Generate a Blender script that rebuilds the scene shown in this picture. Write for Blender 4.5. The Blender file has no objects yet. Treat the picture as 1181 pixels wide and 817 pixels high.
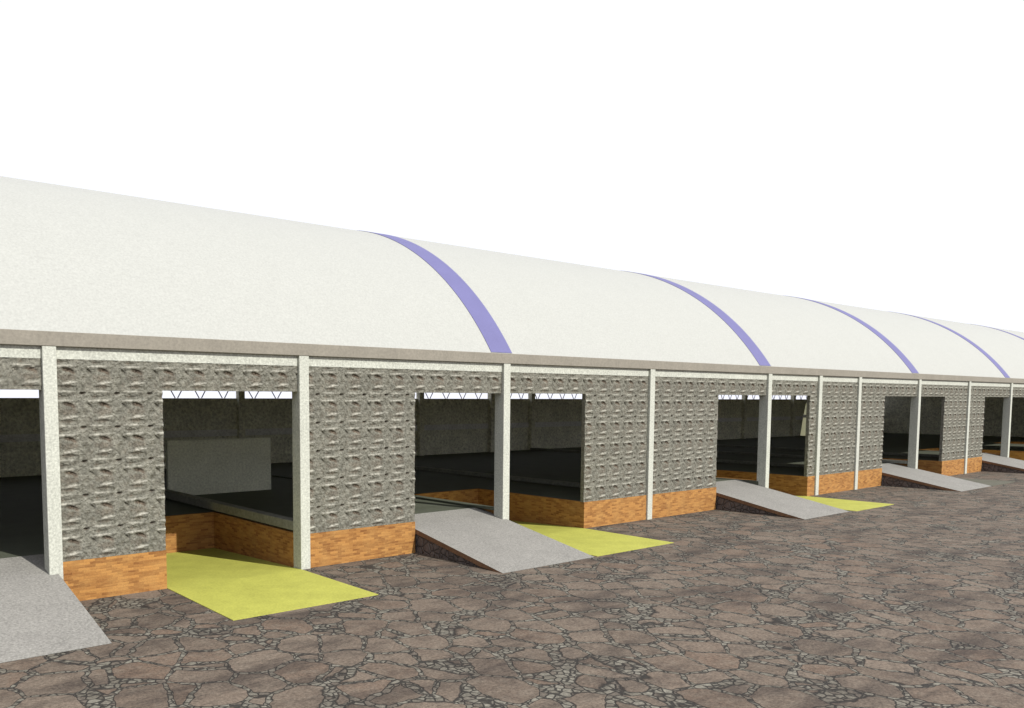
import bpy, math, random
import numpy as np
from mathutils import Vector, Matrix

random.seed(7)
SC = bpy.context.scene
COL = SC.collection

# ------------------------------------------------------------------ materials
class NT:
    """small helper around a material node tree"""
    def __init__(s, name):
        s.m = bpy.data.materials.new(name); s.m.use_nodes = True
        s.t = s.m.node_tree; s.n = s.t.nodes; s.l = s.t.links
        s.b = s.n['Principled BSDF']
        s.b.inputs['Roughness'].default_value = .85
        s.b.inputs['Specular IOR Level'].default_value = .25
        s.co = s.n.new('ShaderNodeTexCoord').outputs['Object']
    def set(s, sock, v):
        if isinstance(v, bpy.types.NodeSocket): s.l.new(v, sock)
        elif v is not None: sock.default_value = v
    def math(s, op, a, b=None, c=None, clamp=False):
        n = s.n.new('ShaderNodeMath'); n.operation = op; n.use_clamp = clamp
        for i, v in enumerate((a, b, c)): s.set(n.inputs[i], v)
        return n.outputs[0]
    def noise(s, scale, detail=3, rough=.55, vec=None, out='Fac', dist=0):
        n = s.n.new('ShaderNodeTexNoise'); s.set(n.inputs['Vector'], vec or s.co)
        n.inputs['Scale'].default_value = scale; n.inputs['Detail'].default_value = detail
        n.inputs['Roughness'].default_value = rough; n.inputs['Distortion'].default_value = dist
        return n.outputs[out]
    def map(s, scale=(1, 1, 1), rot=(0, 0, 0), loc=(0, 0, 0), vec=None):
        n = s.n.new('ShaderNodeMapping'); s.set(n.inputs['Vector'], vec or s.co)
        n.inputs['Scale'].default_value = scale; n.inputs['Rotation'].default_value = rot
        n.inputs['Location'].default_value = loc
        return n.outputs[0]
    def rng(s, v, a, b, c=0., d=1., smooth=False):
        n = s.n.new('ShaderNodeMapRange'); n.clamp = True
        if smooth: n.interpolation_type = 'SMOOTHSTEP'
        s.set(n.inputs[0], v)
        for i, q in enumerate((a, b, c, d)): s.set(n.inputs[i+1], q)
        return n.outputs[0]
    def mix(s, f, a, b, mode='MIX'):
        n = s.n.new('ShaderNodeMix'); n.data_type = 'RGBA'; n.blend_type = mode
        s.set(n.inputs[0], f)
        for sock, v in ((n.inputs[6], a), (n.inputs[7], b)):
            if isinstance(v, tuple) and len(v) == 3: v = (*v, 1)
            s.set(sock, v)
        return n.outputs[2]
    def vor(s, scale, feature='F1', vec=None, rand=1., out='Distance'):
        n = s.n.new('ShaderNodeTexVoronoi'); n.feature = feature; s.set(n.inputs['Vector'], vec or s.co)
        n.inputs['Scale'].default_value = scale; n.inputs['Randomness'].default_value = rand
        return n.outputs[out]
    def bump(s, h, strength=.4, dist=.02):
        n = s.n.new('ShaderNodeBump'); n.inputs['Strength'].default_value = strength
        n.inputs['Distance'].default_value = dist; s.l.new(h, n.inputs['Height'])
        s.l.new(n.outputs[0], s.b.inputs['Normal'])
    def color(s, c):
        if isinstance(c, tuple): c = (*c, 1)
        s.set(s.b.inputs['Base Color'], c)

def grainy(name, c, amp=.12, fine=55., streak=0., rough=.85, bump=.25, mottle=.08):
    """plaster, concrete, paint: one colour with fine grain and faint wear"""
    t = NT(name)
    g = t.noise(fine, 2, .7)
    k = t.rng(g, .3, .7, 1-amp, 1+amp)
    w = t.rng(t.noise(1.3, 5, .6), .3, .7, 1-mottle, 1+mottle)
    k = t.math('MULTIPLY', k, w)
    if streak:
        q = t.noise(1., 4, .6, vec=t.map((9, 9, .7)))
        k = t.math('MULTIPLY', k, t.rng(q, .3, .72, 1-streak, 1+streak))
    n = t.n.new('ShaderNodeVectorMath'); n.operation = 'SCALE'
    n.inputs[0].default_value = c; t.l.new(k, n.inputs['Scale'])
    t.color(n.outputs[0]); t.b.inputs['Roughness'].default_value = rough
    t.bump(g, bump, .006)
    return t.m

M = {}
M['roof'] = grainy('roof_sheeting', (.344, .347, .317), .09, 20, 0, .7, .2, .012)
M['stripe'] = grainy('purple_sheeting', (.124, .120, .248), .05, 24, 0, .65, .15, .05)
M['fascia'] = grainy('taupe_fascia_paint', (.222, .203, .165), .12, 16, .03, .8, .25, .08)
M['white'] = grainy('off_white_render', (.425, .432, .372), .26, 22, .03, .85, .4, .06)
M['ramp'] = grainy('grey_ramp_concrete', (.222, .214, .192), .28, 24, 0, .9, .5, .07)
M['yellow'] = grainy('yellow_floor_paint', (.362, .362, .07), .14, 24, 0, .75, .35, .11)
M['dull'] = grainy('greenish_bare_concrete', (.11, .107, .08), .16, 26, 0, .9, .3, .14)
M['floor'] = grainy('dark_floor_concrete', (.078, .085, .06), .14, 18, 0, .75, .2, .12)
M['inner'] = grainy('dull_inner_render', (.76, .75, .61), .3, 7, .05, .9, .4, .14)
M['kerb'] = grainy('kerb_concrete', (.20, .20, .165), .2, 12, 0, .9, .3, .1)
M['band'] = grainy('rear_band_concrete', (.8, .79, .74), .2, 8, 0, .9, .3, .1)
M['panel'] = grainy('grey_green_partition', (.64, .65, .52), .2, 14, 0, .9, .2, .08)
M['steel'] = grainy('dark_steel', (.11, .11, .105), .1, 40, 0, .5, .1, .1)
M['patch'] = grainy('light_patch_pale', (.74, .73, .52), .06, 18, 0, .8, .1, .06)  # pale colour of the shape that stands in for light
M['slab_edge'] = grainy('brown_slab_edge', (.16, .088, .046), .25, 18, .1, .9, .4, .2)
M['soffit'] = grainy('inner_roof_lining', (.72, .72, .66), .06, 18, 0, .9, .1, .05)

def stone_mat():
    t = NT('split_face_stone')
    a = t.n.new('ShaderNodeAttribute'); a.attribute_name = 'tint'; tint = a.outputs['Fac']
    n1 = t.noise(7, 5, .65); n2 = t.noise(32, 5, .8); n3 = t.noise(2.2, 3)
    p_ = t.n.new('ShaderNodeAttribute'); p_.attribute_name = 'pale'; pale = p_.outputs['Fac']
    n4 = t.noise(16, 3, .7)
    grey = t.mix(t.rng(n1, .3, .7), (.124, .121, .099), (.212, .206, .170))
    grey = t.mix(t.rng(n3, .45, .7, 0, .4), grey, (.19, .18, .145))
    grey = t.mix(t.rng(n4, .48, .66, 0, .8), grey, (.062, .060, .045))
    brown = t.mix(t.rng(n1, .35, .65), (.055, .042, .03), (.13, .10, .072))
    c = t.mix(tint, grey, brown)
    c = t.mix(t.math('MULTIPLY', pale, t.rng(n4, .3, .62, .95, .2)), c, (.46, .445, .38))  # lightens the ledge lips: highlight painted into the stone colour
    c = t.mix(1., c, t.mix(t.rng(n2, .3, .7), (.3, .3, .3), (1.72, 1.72, 1.7)), 'MULTIPLY')
    t.color(c); t.b.inputs['Roughness'].default_value = .95
    h = t.math('ADD', t.math('MULTIPLY', n2, .6), t.math('MULTIPLY', n1, 1.))
    t.bump(h, .6, .016)
    return t.m
M['stone'] = stone_mat()

def brick_mat():
    t = NT('orange_brick')
    # courses run along the wall whichever way it faces
    sep = t.n.new('ShaderNodeSeparateXYZ'); t.l.new(t.co, sep.inputs[0])
    along = t.math('ADD', sep.outputs[0], sep.outputs[1])
    cmb = t.n.new('ShaderNodeCombineXYZ'); t.l.new(along, cmb.inputs[0]); t.l.new(sep.outputs[2], cmb.inputs[1])
    v = cmb.outputs[0]
    wob = t.noise(6, 2, .5, v, 'Color')
    vm = t.n.new('ShaderNodeVectorMath'); vm.operation = 'MULTIPLY_ADD'
    t.l.new(wob, vm.inputs[0]); vm.inputs[1].default_value = (.05, .02, 0); t.l.new(v, vm.inputs[2])
    b = t.n.new('ShaderNodeTexBrick'); t.l.new(vm.outputs[0], b.inputs['Vector'])
    b.inputs['Scale'].default_value = 1.; b.inputs['Brick Width'].default_value = .22
    b.inputs['Row Height'].default_value = .056; b.inputs['Mortar Size'].default_value = .004
    b.inputs['Mortar Smooth'].default_value = .6; b.inputs['Bias'].default_value = -.1
    b.inputs['Color1'].default_value = (.37, .18, .050, 1); b.inputs['Color2'].default_value = (.15, .056, .015, 1)
    b.inputs['Mortar'].default_value = (.31, .155, .047, 1)
    st = t.noise(1., 4, .6, t.map((3.2, 26, 1), vec=v))
    c = t.mix(t.rng(st, .48, .72, 0, .85), b.outputs['Color'], (.37, .19, .056))
    c = t.mix(t.rng(t.noise(2.2, 3, .6), .45, .7, 0, .35), c, (.39, .22, .072))
    g = t.noise(60, 2, .7)
    c = t.mix(1., c, t.mix(t.rng(g, .3, .7), (.86, .86, .86), (1.14, 1.14, 1.14)), 'MULTIPLY')
    t.color(c)
    t.bump(t.math('SUBTRACT', t.math('MULTIPLY', g, .5), b.outputs['Fac']), .45, .01)
    return t.m
M['brick'] = brick_mat()

def rock_mat():
    t = NT('dark_rubble_rock')
    n = t.noise(4, 5, .65); e = t.vor(4.5, 'DISTANCE_TO_EDGE')
    c = t.mix(t.rng(n, .3, .7), (.06, .05, .046), (.15, .125, .11))
    c = t.mix(t.rng(e, .0, .06), (.045, .04, .036), c)
    t.color(c); t.bump(t.math('ADD', n, t.rng(e, 0, .12)), .8, .04)
    return t.m
M['rock'] = rock_mat()

def paving_mat():
    t = NT('flagstone_paving')
    wob = t.noise(1.6, 3, .55, out='Color')
    vm = t.n.new('ShaderNodeVectorMath'); vm.operation = 'MULTIPLY_ADD'
    t.l.new(wob, vm.inputs[0]); vm.inputs[1].default_value = (.34, .34, 0); t.l.new(t.co, vm.inputs[2])
    v = t.map((1.0, .86, 1), (0, 0, .5), vec=vm.outputs[0])
    wob2 = t.noise(9, 2, .5, out='Color')
    vm2 = t.n.new('ShaderNodeVectorMath'); vm2.operation = 'MULTIPLY_ADD'
    t.l.new(wob2, vm2.inputs[0]); vm2.inputs[1].default_value = (.035, .035, 0); t.l.new(t.co, vm2.inputs[2])
    flat = t.map((1.42, 1.42, 0), vec=v); flat2 = t.map((1, 1, 0), vec=vm2.outputs[0])
    d = t.vor(1.02, 'DISTANCE_TO_EDGE', flat, .72)
    cell = t.vor(1.02, 'F1', flat, .72, 'Color')
    d2 = t.vor(7.6, 'DISTANCE_TO_EDGE', flat2, .9)
    cell2 = t.vor(7.6, 'F1', flat2, .9, 'Color')
    f1 = t.vor(1.02, 'F1', flat, .72)
    w = t.rng(t.noise(1.1, 3, .6), .34, .72, .03, .085)
    inside = t.math('MINIMUM', t.math('SUBTRACT', d, w), t.math('MULTIPLY', t.math('SUBTRACT', .76, f1), .6))
    zone = t.math('LESS_THAN', inside, 0.)                  # gravel belt between the rounded flags
    edge = t.math('ABSOLUTE', inside)
    jn = t.rng(t.noise(5, 3, .6), .35, .65, .008, .019)
    joint1 = t.rng(edge, .003, jn, 1, 0)
    joint2 = t.math('MULTIPLY', t.rng(d2, .03, .13, 1, 0, True), zone)
    joint = t.math('MAXIMUM', joint1, joint2)
    s1 = t.n.new('ShaderNodeSeparateColor'); t.l.new(cell, s1.inputs[0])
    s2 = t.n.new('ShaderNodeSeparateColor'); t.l.new(cell2, s2.inputs[0])
    mot = t.noise(4.2, 6, .7); fine = t.noise(19, 6, .85)
    flag = t.mix(s1.outputs[0], (.105, .080, .060), (.150, .118, .090))
    flag = t.mix(t.rng(s1.outputs[1], .6, 1, 0, .55), flag, (.135, .088, .060))
    flag = t.mix(t.rng(mot, .45, .68, 0, .75), flag, (.160, .132, .102))
    flag = t.mix(t.rng(t.noise(2.6, 6, .7, t.map((1, 1, 1), loc=(9, 4, 0))), .5, .68, 0, .6), flag, (.054, .041, .032))
    flag = t.mix(t.rng(t.noise(.6, 5, .65, t.map((.7, 1.9, 1), (0, 0, .15))), .47, .66, 0, .75), flag, (.038, .030, .025))
    peb = t.mix(s2.outputs[0], (.115, .104, .082), (.180, .168, .136))
    peb = t.mix(t.rng(s2.outputs[1], .75, .8, 0, .8), peb, (.095, .078, .062))
    peb = t.mix(t.rng(t.noise(.6, 5, .65, t.map((.7, 1.9, 1), (0, 0, .15))), .47, .66, 0, .6), peb, (.07, .058, .046))
    c = t.mix(zone, flag, peb)
    c = t.mix(1., c, t.mix(t.rng(fine, .3, .7), (.3, .3, .3), (1.75, 1.75, 1.72)), 'MULTIPLY')
    c = t.mix(t.math('MULTIPLY', joint, .88), c, (.015, .0135, .012))
    t.color(c); t.b.inputs['Roughness'].default_value = .92
    h = t.math('SUBTRACT', t.math('ADD', t.math('MULTIPLY', fine, .25), t.math('MULTIPLY', mot, .5)), joint)
    t.bump(h, .55, .02)
    return t.m
M['paving'] = paving_mat()

# ------------------------------------------------------------------ mesh helpers
class MB:
    def __init__(s): s.v = []; s.f = []; s.mi = []
    def quad(s, pts, mi=0):
        k = len(s.v); s.v += [tuple(p) for p in pts]; s.f.append(tuple(range(k, k+len(pts)))); s.mi.append(mi)
    def box(s, x0, x1, y0, y1, z0, z1, mi=0):
        k = len(s.v)
        s.v += [(x, y, z) for z in (z0, z1) for y in (y0, y1) for x in (x0, x1)]
        for f in ((0, 2, 3, 1), (4, 5, 7, 6), (0, 1, 5, 4), (2, 6, 7, 3), (0, 4, 6, 2), (1, 3, 7, 5)):
            s.f.append(tuple(k+i for i in f)); s.mi.append(mi)
    def prism(s, prof, x0, x1, mi=0, side_mi=None):
        """profile of (y, z), closed, swept along x"""
        k = len(s.v); n = len(prof)
        s.v += [(x0, y, z) for y, z in prof] + [(x1, y, z) for y, z in prof]
        for i in range(n):
            j = (i+1) % n
            s.f.append((k+i, k+j, k+n+j, k+n+i)); s.mi.append(mi)
        sm = mi if side_mi is None else side_mi
        s.f.append(tuple(k+i for i in range(n))[::-1]); s.mi.append(sm)
        s.f.append(tuple(k+n+i for i in range(n))); s.mi.append(sm)
    def rod(s, a, b, r=.027, n=5):
        a, b = Vector(a), Vector(b); d = (b-a).normalized()
        u = d.orthogonal().normalized(); w = d.cross(u); k = len(s.v)
        for p in (a, b):
            for i in range(n):
                q = 2*math.pi*i/n; s.v.append(tuple(p + r*(math.cos(q)*u + math.sin(q)*w)))
        for i in range(n):
            j = (i+1) % n; s.f.append((k+i, k+j, k+n+j, k+n+i)); s.mi.append(0)
        s.f.append(tuple(range(k, k+n))[::-1]); s.mi.append(0)
        s.f.append(tuple(range(k+n, k+2*n))); s.mi.append(0)
    def build(s, name, mats, parent=None, smooth=False, bevel=0):
        me = bpy.data.meshes.new(name); me.from_pydata(s.v, [], s.f); me.update()
        if not isinstance(mats, (list, tuple)): mats = [mats]
        for m in mats: me.materials.append(m)
        me.polygons.foreach_set('material_index', s.mi)
        import bmesh
        bm = bmesh.new(); bm.from_mesh(me); bmesh.ops.recalc_face_normals(bm, faces=bm.faces); bm.to_mesh(me); bm.free()
        if smooth: me.polygons.foreach_set('use_smooth', [True]*len(me.polygons))
        o = bpy.data.objects.new(name, me); COL.objects.link(o)
        if parent: o.parent = parent
        if bevel:
            b = o.modifiers.new('bevel', 'BEVEL'); b.width = bevel; b.segments = 2; b.limit_method = 'ANGLE'
        return o

def tag(o, label=None, cat=None, group=None, kind=None):
    for k, v in (('label', label), ('category', cat), ('group', group), ('kind', kind)):
        if v: o[k] = v
    return o
def thing(name, label, cat, loc=(0, 0, 0), group=None):
    o = bpy.data.objects.new(name, None); COL.objects.link(o); o.location = loc
    o.empty_display_size = .3
    return tag(o, label, cat, group)

# ------------------------------------------------------------------ dimensions
XL, XR, DEPTH = -13., 87., 20.3
FLOOR, LINTEL, BEAM0, BEAM1, EAVE = .83, 4.22, 4.82, 5.06, 5.34
YW = .085                                   # mean front face of the stone; columns stand proud of it
RYC, RZC = 8.7, -.5
RR = math.hypot(RYC, EAVE-RZC)            # quarter arc from each eave, flat for a short stretch at the crown
MID = 10.15
COLS = [-8.5, -2.6, 4.1, 9.75, 16.4, 23.2, 30.75, 34.85, 38.5, 45.05, 51.7, 58.4, 65.35, 72.45, 79.45, 86.8]
OPEN = [(.7, 4.1), (6.35, 9.75), (13.12, 16.4), (16.4, 19.88), (27.28, 30.75), (30.75, 34.1),
        (41.25, 45.05), (45.05, 48.45), (54.25, 58.4), (58.4, 62.), (69.05, 72.45), (72.45, 76.)]  # last two are out of view, added to let sun into the far interior
RAMPS = [(.85, 4.14), (13.14, 16.42), (27.31, 30.6), (41.28, 45.07), (54.3, 58.4), (69.1, 72.45)]
PITS = [(6.35, 9.632), (16.53, 19.88), (30.88, 34.1), (45.2, 48.45), (58.53, 62.), (72.58, 76.)]
RY0, RY1 = 1.17, -3.2                        # ramp head and toe
PY1, PZ1 = 4.93, -.19                        # far end of the sunken bays

hall = thing('market_hall', 'long white arched roof hall with rough stone walls, orange brick base and purple roof stripes', 'building', (XL, 0, 0))
hall.location = (0, 0, 0)

# ------------------------------------------------------------------ rough stone relief (one repeating block pattern)
P = .68; NC = 40
def periodic(n, seed):
    r = np.random.RandomState(seed); g = r.rand(n, n)
    u = (np.arange(NC)/NC*n); i = u.astype(int); f = u-i; f = f*f*(3-2*f)
    a = g[np.ix_(i % n, i % n)]; b = g[np.ix_(i % n, (i+1) % n)]
    c = g[np.ix_((i+1) % n, i % n)]; d = g[np.ix_((i+1) % n, (i+1) % n)]
    fu = f[None, :]; fv = f[:, None]
    return (a*(1-fu)+b*fu)*(1-fv)+(c*(1-fu)+d*fu)*fv - .5
V, U = np.meshgrid(np.arange(NC)/NC, np.arange(NC)/NC, indexing='ij')      # V runs down
def ss(a, b, x):
    t = np.clip((x-a)/(b-a), 0, 1); return t*t*(3-2*t)
def span(u0, u1, soft=.05):
    c = (u0+u1)/2; d = np.abs((U-c+.5) % 1-.5); return 1-ss((u1-u0)/2-soft/2, (u1-u0)/2+soft/2, d)
def ledge(u0, u1, v0, h, fall, tilt=0.):
    """protruding lip: sharp sloping top at v0, fading downwards"""
    dv = (V-v0+tilt*((U-(u0+u1)/2+.5) % 1-.5)+.5) % 1-.5
    return h*span(u0, u1)*ss(-.03, .012, dv)*(1-ss(.03, fall, dv))
def dent(u0, v0, ru, rv, h, ang=0.):
    du = (U-u0+.5) % 1-.5; dv = (V-v0+.5) % 1-.5
    a = du*math.cos(ang)+dv*math.sin(ang); b = -du*math.sin(ang)+dv*math.cos(ang)
    return -h*(1-ss(.55, 1.1, np.hypot(a/ru, b/rv)))
relief = (.012*periodic(5, 3)+.015*periodic(8, 4)+.021*periodic(14, 5)+.018*periodic(26, 6)
          + ledge(.08, .78, .0, .017, .15, .06) + dent(.55, .145, .19, .075, .03, .35) + dent(.16, .16, .12, .028, .026, .8)
          + ledge(.36, .80, .5, .024, .18, .12) + dent(.52, .61, .22, .045, .012)
          + ledge(.12, .7, .745, .016, .14) + dent(.95, .80, .10, .038, .06, -.05) + dent(.38, .91, .2, .04, .016))
def spot(u0, v0, ru, rv, ang=0., a=.3, b=1.35):
    du = (U-u0+.5) % 1-.5; dv = (V-v0+.5) % 1-.5
    x = du*math.cos(ang)+dv*math.sin(ang); y = -du*math.sin(ang)+dv*math.cos(ang)
    return 1-ss(a, b, np.hypot(x/ru, y/rv))
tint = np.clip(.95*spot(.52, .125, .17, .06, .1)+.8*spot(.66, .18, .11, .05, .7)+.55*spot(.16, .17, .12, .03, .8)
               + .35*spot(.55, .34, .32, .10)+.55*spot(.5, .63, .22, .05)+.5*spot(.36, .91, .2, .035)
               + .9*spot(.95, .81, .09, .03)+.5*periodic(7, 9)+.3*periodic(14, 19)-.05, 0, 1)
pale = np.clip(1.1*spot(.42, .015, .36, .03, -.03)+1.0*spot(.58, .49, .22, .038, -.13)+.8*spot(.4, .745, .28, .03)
               + .5*spot(.94, .755, .09, .02)+.25*periodic(9, 23), 0, 1)  # bright light along the ledge lips, put into the colour
XO, ZO = 10.866, 4.035

def stone_sheet(mb, tints, x0, x1, z0, z1, step=1):
    """front face with relief plus a plain body behind it"""
    cell = P/NC*step
    nx = max(2, int(round((x1-x0)/cell))); nz = max(2, int(round((z1-z0)/cell)))
    xs = np.linspace(x0, x1, nx+1); zs = np.linspace(z0, z1, nz+1)
    iu = np.floor(((xs-XO)/P) % 1*NC).astype(int) % NC; iv = np.floor(((ZO-zs)/P) % 1*NC).astype(int) % NC
    # a little block-to-block difference so that no two blocks are quite the same
    bx = np.floor((xs-XO)/P).astype(int); bz = np.floor((ZO-zs)/P).astype(int)
    var = .88+.24*((np.sin(bx[None, :]*12.9898+bz[:, None]*78.233)*43758.5453) % 1)
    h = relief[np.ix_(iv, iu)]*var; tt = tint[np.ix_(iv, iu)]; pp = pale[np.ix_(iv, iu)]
    jit = np.random.RandomState(int(x0*10) % 1000).rand(*h.shape)-.5
    y = YW-h-.006*jit
    k = len(mb.v)
    X, Z = np.meshgrid(xs, zs)
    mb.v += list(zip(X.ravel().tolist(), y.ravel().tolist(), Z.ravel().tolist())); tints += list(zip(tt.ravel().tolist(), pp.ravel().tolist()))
    w = nx+1
    for j in range(nz):
        for i in range(nx):
            a = k+j*w+i; mb.f.append((a, a+1, a+w+1, a+w)); mb.mi.append(0)
    # skirts back to the body
    yb = .215
    ring = [k+i for i in range(w)]+[k+j*w+nx for j in range(1, nz+1)]+[k+nz*w+i for i in range(nx-1, -1, -1)]+[k+j*w for j in range(nz-1, 0, -1)]
    b = len(mb.v)
    for q in ring: mb.v.append((mb.v[q][0], yb, mb.v[q][2])); tints.append((0., 0.))
    n = len(ring)
    for i in range(n):
        j = (i+1) % n; mb.f.append((ring[j], ring[i], b+i, b+j)); mb.mi.append(0)
    mb.f.append(tuple(b+i for i in range(n))[::-1]); mb.mi.append(0)

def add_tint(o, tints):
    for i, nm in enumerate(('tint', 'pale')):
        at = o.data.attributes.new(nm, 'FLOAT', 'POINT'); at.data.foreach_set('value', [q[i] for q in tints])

edges = [XL]+[e for c in COLS for e in (c-.13, c+.13)]
bays = [(XL, COLS[0]-.13)]+[(COLS[i]+.13, COLS[i+1]-.13) for i in range(len(COLS)-1)]
for bx0, bx1 in bays:
    mb = MB(); tn = []; br = MB()
    step = 1 if -1 < bx0 < 60 else 2
    cuts = [(max(bx0, a), min(bx1, b)) for a, b in OPEN if min(bx1, b)-max(bx0, a) > .2]
    x = bx0
    segs = []
    for a, b in cuts:
        if a-x > .05: segs.append((x, a, False))
        segs.append((a, b, True)); x = b
    if bx1-x > .05: segs.append((x, bx1, False))
    for a, b, is_open in segs:
        stone_sheet(mb, tn, a, b, LINTEL if is_open else FLOOR, BEAM0, step)
        if not is_open: br.box(a, b, .06, .21, -.02, FLOOR-.003)
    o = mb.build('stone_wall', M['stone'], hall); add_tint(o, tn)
    if br.v: br.build('brick_base', M['brick'], hall)
    bm_ = MB(); bm_.box(bx0, bx1, .08, .24, BEAM0+.002, BEAM1-.002); bm_.build('beam', M['white'], hall)
for c in COLS:
    mb = MB(); mb.box(c-.13, c+.13, 0, .37, -.05, BEAM1-.001)
    mb.build('column', M['white'], hall, bevel=.012)

# fascia, roof, stripes
mb = MB(); mb.box(XL-.2, XR+.2, -.012, .26, BEAM1, EAVE); mb.build('fascia', M['fascia'], hall, bevel=.008)
mb = MB(); mb.box(XL-.2, XR+.2, DEPTH+.02, DEPTH+.3, BEAM1, EAVE-.15); tag(mb.build('fascia', M['fascia'], hall), None)
def arc(r, y0, n=44):
    a0 = math.acos((y0-RYC)/r)
    h = [(RYC+r*math.cos(a0+(math.pi/2-a0)*i/n), RZC+r*math.sin(a0+(math.pi/2-a0)*i/n)) for i in range(n+1)]
    return h+[(2*MID-y, z) for y, z in h[::-1]]
outer = arc(RR, -.004); inner = arc(RR-.07, .056)
mb = MB()
xs = [XL-.2+(XR-XL+.4)*i/20 for i in range(21)]
for x0, x1 in zip(xs, xs[1:]):
    for i in range(len(outer)-1):
        mb.quad([(x0, *outer[i]), (x1, *outer[i]), (x1, *outer[i+1]), (x0, *outer[i+1])], 0)
        mb.quad([(x0, *inner[i]), (x0, *inner[i+1]), (x1, *inner[i+1]), (x1, *inner[i])], 1)
for x in (xs[0], xs[-1]):
    for i in range(len(outer)-1):
        mb.quad([(x, *outer[i]), (x, *outer[i+1]), (x, *inner[i+1]), (x, *inner[i])], 0)
roof = mb.build('roof', [M['roof'], M['soffit']], hall, smooth=True)
so = arc(RR+.014, -.004); si = arc(RR+.002, -.004)
for xc in (1.9, 16.17, 30.32, 44.38, 57.53, 71.6, 85.6):
    mb = MB(); x0, x1 = xc-.405, xc+.405
    for i in range(len(so)-1):
        mb.quad([(x0, *so[i]), (x1, *so[i]), (x1, *so[i+1]), (x0, *so[i+1])])
        mb.quad([(x0, *so[i]), (x0, *so[i+1]), (x0, *si[i+1]), (x0, *si[i])])
        mb.quad([(x1, *so[i]), (x1, *so[i+1]), (x1, *si[i+1]), (x1, *si[i])])
    mb.build('roof_stripe', M['stripe'], roof)

# end walls under the vault
for x0, x1 in ((XL, XL+.2), (XR-.2, XR)):
    mb = MB()
    mb.prism([(.31, -.05), (.31, 5.0)]+[(y, z-.06) for y, z in inner if .4 < y < 19.9]+[(20.28, 5.0), (20.28, -.05)], x0, x1)
    mb.build('end_wall', M['inner'], hall)

# far long wall: stone panels, beams, piers and an open truss strip under the roof
mb = MB(); mb.box(XL, XR, DEPTH, DEPTH+.2, -.05, 3.77); mb.build('rear_wall', M['inner'], hall)
mb = MB(); mb.box(XL+.21, XR-.21, DEPTH-.06, DEPTH+.22, 3.772, 4.14)
mb.build('beam', M['inner'], hall)
mb = MB(); mb.box(XL+.21, XR-.21, DEPTH-.05, DEPTH-.002, 2.29, 2.61); mb.build('beam', M['band'], hall)
BC = [-8.5, -2.6, 4.1, 11.6, 18.0, 23.6, 29.4, 35.05, 38.65, 45.05, 51.7, 58.4, 64.2, 72.3, 79.45]
for c in BC:
    mb = MB(); mb.box(c-.16, c+.16, DEPTH-.3, DEPTH+.03, FLOOR-.02, 5.05); mb.build('column', M['inner'], hall)
for a, b in zip(BC[3:], BC[4:]):
    mb = MB(); n = max(2, int(round((b-a-.4)/1.18))); w = (b-a-.4)/n; z0, z1, y = 4.15, 5.0, DEPTH+.1
    for i in range(n):
        x = a+.2+w*i; c = x+w/2
        mb.rod((x+.06, y, z1), (c-.06, y, z0)); mb.rod((c+.06, y, z0), (x+w-.06, y, z1))
    mb.rod((a+.15, y, z1), (b-.15, y, z1), .03)
    mb.build('truss', M['steel'], hall)

# raised floor with ramp recesses and sunken bays; brick dock faces; kerbs on the column lines
br = sorted(set([XL+.2, XR-.2]+[q for r in RAMPS for q in r]+[q for p in PITS for q in (p[0]-.12, p[1]+.12)]))
mb = MB()
for a, b in zip(br, br[1:]):
    c = (a+b)/2; y0 = .29
    if any(r[0] < c < r[1] for r in RAMPS): y0 = RY0
    if any(p[0]-.13 < c < p[1]+.13 for p in PITS): y0 = PY1+.12
    if y0 == RY0 and any(p[0]-.13 < c < p[0] for p in PITS): pass
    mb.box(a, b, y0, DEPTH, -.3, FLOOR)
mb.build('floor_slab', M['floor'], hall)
for x0, x1 in PITS:
    mb = MB()
    mb.box(x0, x1, PY1, PY1+.118, -.5, FLOOR+.004)
    mb.box(x1+.002, x1+.118, .375 if abs(x1-9.632) < .01 else .212, PY1+.118, -.5, FLOOR+.004)
    mb.box(x0-.118, x0-.002, .375 if x0 > 10 else .212, PY1+.118, -.5, FLOOR+.004)
    mb.build('dock_wall', M['brick'], hall)
for xc, h in ((9.765, .29), (16.4, .07), (23.2, .16), (38.5, .15), (45.05, .15), (51.7, .15)):
    mb = MB(); mb.box(xc-.14, xc+.14, .39, DEPTH-.32, FLOOR+.008 if h < .2 else FLOOR+.06, FLOOR+h); mb.build('kerb', M['floor'] if h < .1 else M['kerb'], hall, bevel=.01)

# ------------------------------------------------------------------ ramps
def make_ramp(x0, x1, label):
    r = thing('access_ramp', label, 'ramp', ((x0+x1)/2, 0, 0), 'grey concrete ramps up to the raised floor')
    w = (x1-x0)/2; zt = FLOOR+.006
    mb = MB()
    mb.prism([(RY0-.004, zt), (RY1, .006), (RY1+.03, -.02), (RY1+.75, .03), (RY0-.004, zt-.125)], -w, w, 0, 1)
    mb.build('deck', [M['ramp'], M['slab_edge']], r)
    mb = MB()
    mb.prism([(RY0-.01, zt-.13), (RY1+.78, .03), (RY1+.78, -.05), (RY0-.01, -.05)], -w+.035, w-.035)
    mb.build('side_wall', M['rock'], r)
    return r
for (a, b), lab in zip(RAMPS, (
        'grey concrete ramp at the left edge of the picture, cut off by the frame',
        'nearest whole grey concrete ramp, with a half hidden yellow bay against its right side',
        'grey concrete ramp beside the smaller far yellow triangle, left of two close white columns',
        'narrow looking grey concrete ramp with no yellow beside it, beyond the farthest yellow bay',
        'grey concrete ramp cut off by the right edge of the picture',
        'unseen grey concrete ramp beyond the frame, added with the opening that lets sun inside')):
    make_ramp(a, b, lab)
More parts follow.
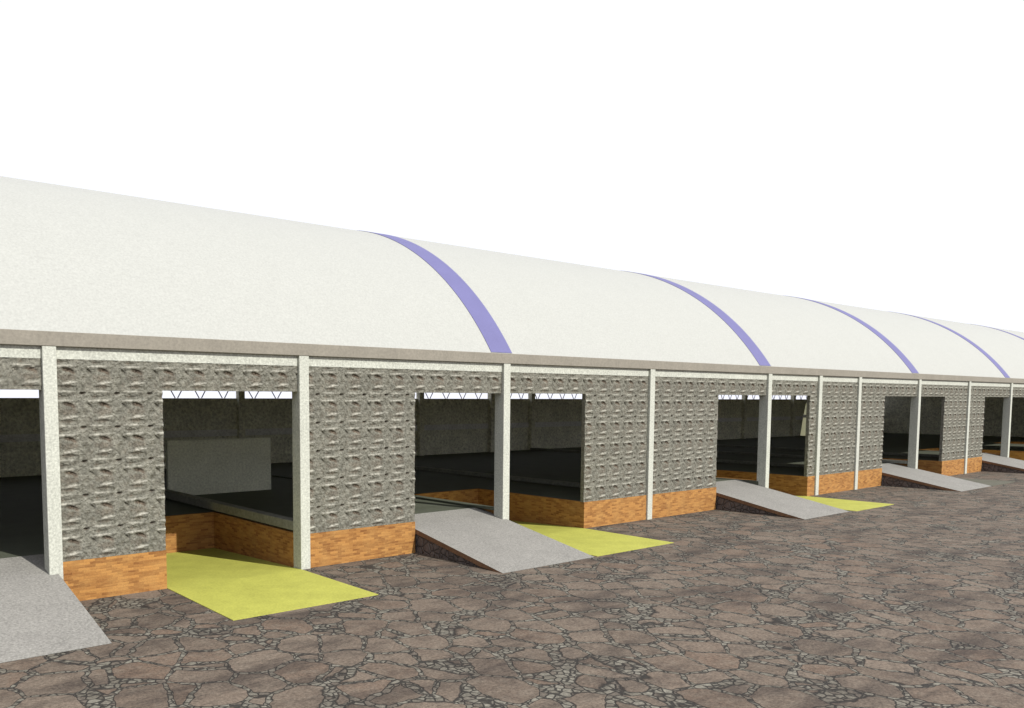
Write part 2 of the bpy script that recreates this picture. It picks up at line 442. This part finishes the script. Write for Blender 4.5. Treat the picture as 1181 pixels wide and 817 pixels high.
# ------------------------------------------------------------------ sunken loading bays
def make_bay(x0, x1, label, mat, toe):
    w0 = (x0+x1)/2; mb = MB()
    a, b = x0+.004-w0, x1-.004-w0
    n = 10
    prof = [(toe, .012), (.0, .012)]+[(PY1*i/n-.003, .012+(PZ1-.012)*i/n) for i in range(1, n+1)]
    for (ya_, za), (yb2, zb) in zip(prof, prof[1:]):
        mb.quad([(a, ya_, za), (b, ya_, za), (b, yb2, zb), (a, yb2, zb)])
        mb.quad([(a, ya_, za-.09), (b, ya_, za-.09), (b, yb2, zb-.09), (a, yb2, zb-.09)])
        for x in (a, b): mb.quad([(x, ya_, za), (x, yb2, zb), (x, yb2, zb-.09), (x, ya_, za-.09)])
    for (y_, z_) in (prof[0], prof[-1]): mb.quad([(a, y_, z_), (b, y_, z_), (b, y_, z_-.09), (a, y_, z_-.09)])
    o = mb.build('loading_bay_ramp', mat); o.location = (w0, 0, 0)
    return tag(o, label, 'loading bay', 'loading bay ramps dipping into the brick pits')
make_bay(6.35, 9.628, 'largest yellow loading bay floor, dipping into the brick pit before the grey partition', M['yellow'], -3.13)
make_bay(16.53, 19.875, 'middle yellow loading bay floor, half hidden behind a grey ramp in front of it', M['yellow'], -3.18)
make_bay(30.88, 34.09, 'small farthest yellow loading bay floor, showing as a thin triangle past a grey ramp', M['yellow'], -3.3)
make_bay(45.2, 48.44, 'unpainted greenish grey loading bay floor behind the narrow far ramp', M['dull'], -3.2)
make_bay(72.58, 75.99, 'unseen yellow loading bay floor beyond the frame, added with an opening to let sun inside', M['yellow'], -3.2)
make_bay(58.53, 61.99, 'yellow loading bay floor glimpsed only through the distant doorway', M['yellow'], -3.2)

# ------------------------------------------------------------------ things inside the hall
part = thing('partition_wall', 'low grey partition standing free inside the hall behind the largest yellow bay', 'partition', (11.95, 9.35, FLOOR))
mb = MB(); mb.box(-1.95, 1.87, -.07, .07, .002, 1.84); mb.build('wall_panel', M['panel'], part, bevel=.01)
mb = MB(); mb.box(-1.96, 1.88, -.08, .08, 1.842, 1.87); mb.build('capping', M['panel'], part)

mb = MB()  # invented pale shape standing in for a bright patch of light on the jamb
mb.prism([(.216, 2.54), (.43, 2.54), (.335, 3.3), (.216, 3.3)], 34.09, 34.12)
mb.prism([(.216, 3.42), (.32, 3.42), (.235, 3.92), (.216, 3.92)], 34.09, 34.12)
g = mb.build('light_patch', M['patch'], hall); g['label'] = 'pale tapering shape on the door jamb, standing in for a bright patch of light'
mb = MB(); mb.box(34.085, 34.125, .216, .36, 3.302, 3.418); mb.build('patch_gap', M['steel'], hall)  # invented dark band for the break in the bright patch

# ------------------------------------------------------------------ ground
mb = MB(); G = 900.; yf, yr = .2, DEPTH+.1
mb.quad([(-G, -G, 0), (G, -G, 0), (G, 0, 0), (-G, 0, 0)])
xs = [-G, *[q for p in PITS for q in (p[0]+.002, p[1]-.002)], G]
for i in range(0, len(xs), 2): mb.quad([(xs[i], 0, 0), (xs[i+1], 0, 0), (xs[i+1], yf, 0), (xs[i], yf, 0)])
mb.quad([(-G, yf, 0), (XL+.1, yf, 0), (XL+.1, yr, 0), (-G, yr, 0)])
mb.quad([(XR-.1, yf, 0), (G, yf, 0), (G, yr, 0), (XR-.1, yr, 0)])
mb.quad([(-G, yr, 0), (G, yr, 0), (G, G, 0), (-G, G, 0)])
tag(mb.build('ground', M['paving']), kind='structure')

# ------------------------------------------------------------------ light
EL = math.radians(38); hz = Vector((.22, -.9755))
to_sun = Vector((hz.x*math.cos(EL), hz.y*math.cos(EL), math.sin(EL)))
sl = bpy.data.lights.new('sun', 'SUN'); sl.energy = 5.0; sl.angle = math.radians(.5); sl.color = (1., .975, .925)
so_ = bpy.data.objects.new('sun', sl); COL.objects.link(so_); so_.location = to_sun*200
so_.rotation_euler = (-to_sun).to_track_quat('-Z', 'Y').to_euler()
wd = bpy.data.worlds.new('World'); SC.world = wd; wd.use_nodes = True
nt = wd.node_tree; bg = nt.nodes['Background']
sky = nt.nodes.new('ShaderNodeTexSky'); sky.sky_type = 'NISHITA'; sky.sun_disc = False
sky.sun_elevation = EL; sky.sun_rotation = math.atan2(hz.x, hz.y); sky.dust_density = 3.
# a bright white overcast veil over the clear sky
mx = nt.nodes.new('ShaderNodeMix'); mx.data_type = 'RGBA'; mx.inputs[0].default_value = .94
nt.links.new(sky.outputs[0], mx.inputs[6]); mx.inputs[7].default_value = (9.95, 10.1, 11.2, 1)
nt.links.new(mx.outputs[2], bg.inputs[0]); bg.inputs[1].default_value = .108

# ------------------------------------------------------------------ camera (solved from the vanishing points)
f, cx, cy, W, Hh = 932.36, 457., 533., 1181., 817.
def nrm(v): return Vector(v).normalized()
ax = nrm((1697-cx, 462.2-cy, f)); az = nrm(ax.cross(nrm((-248-cx, 463.1-cy, f)))); az = -az if az.y > 0 else az; ay = az.cross(ax)
Mw = Matrix((ax, ay, az))                     # camera (x right, y down, z ahead) -> world
R3 = Matrix((Mw @ Vector((1, 0, 0)), Mw @ Vector((0, -1, 0)), Mw @ Vector((0, 0, -1)))).transposed()
cd = bpy.data.cameras.new('camera'); cam = bpy.data.objects.new('camera', cd); COL.objects.link(cam)
cam.matrix_world = Matrix.Translation((0, -16.51, 4.0)) @ R3.to_4x4()
cd.sensor_width = 36; cd.lens = f/W*36
cd.shift_x = (W/2-cx)/W; cd.shift_y = (cy-Hh/2)/W
cd.clip_end = 3000
SC.camera = cam

SC.view_settings.view_transform = 'Standard'; SC.view_settings.look = 'None'
SC.view_settings.exposure = 0; SC.view_settings.gamma = 1
SC.render.engine = 'CYCLES'
SC.cycles.max_bounces = 10; SC.cycles.diffuse_bounces = 8
SC.cycles.use_denoising = True
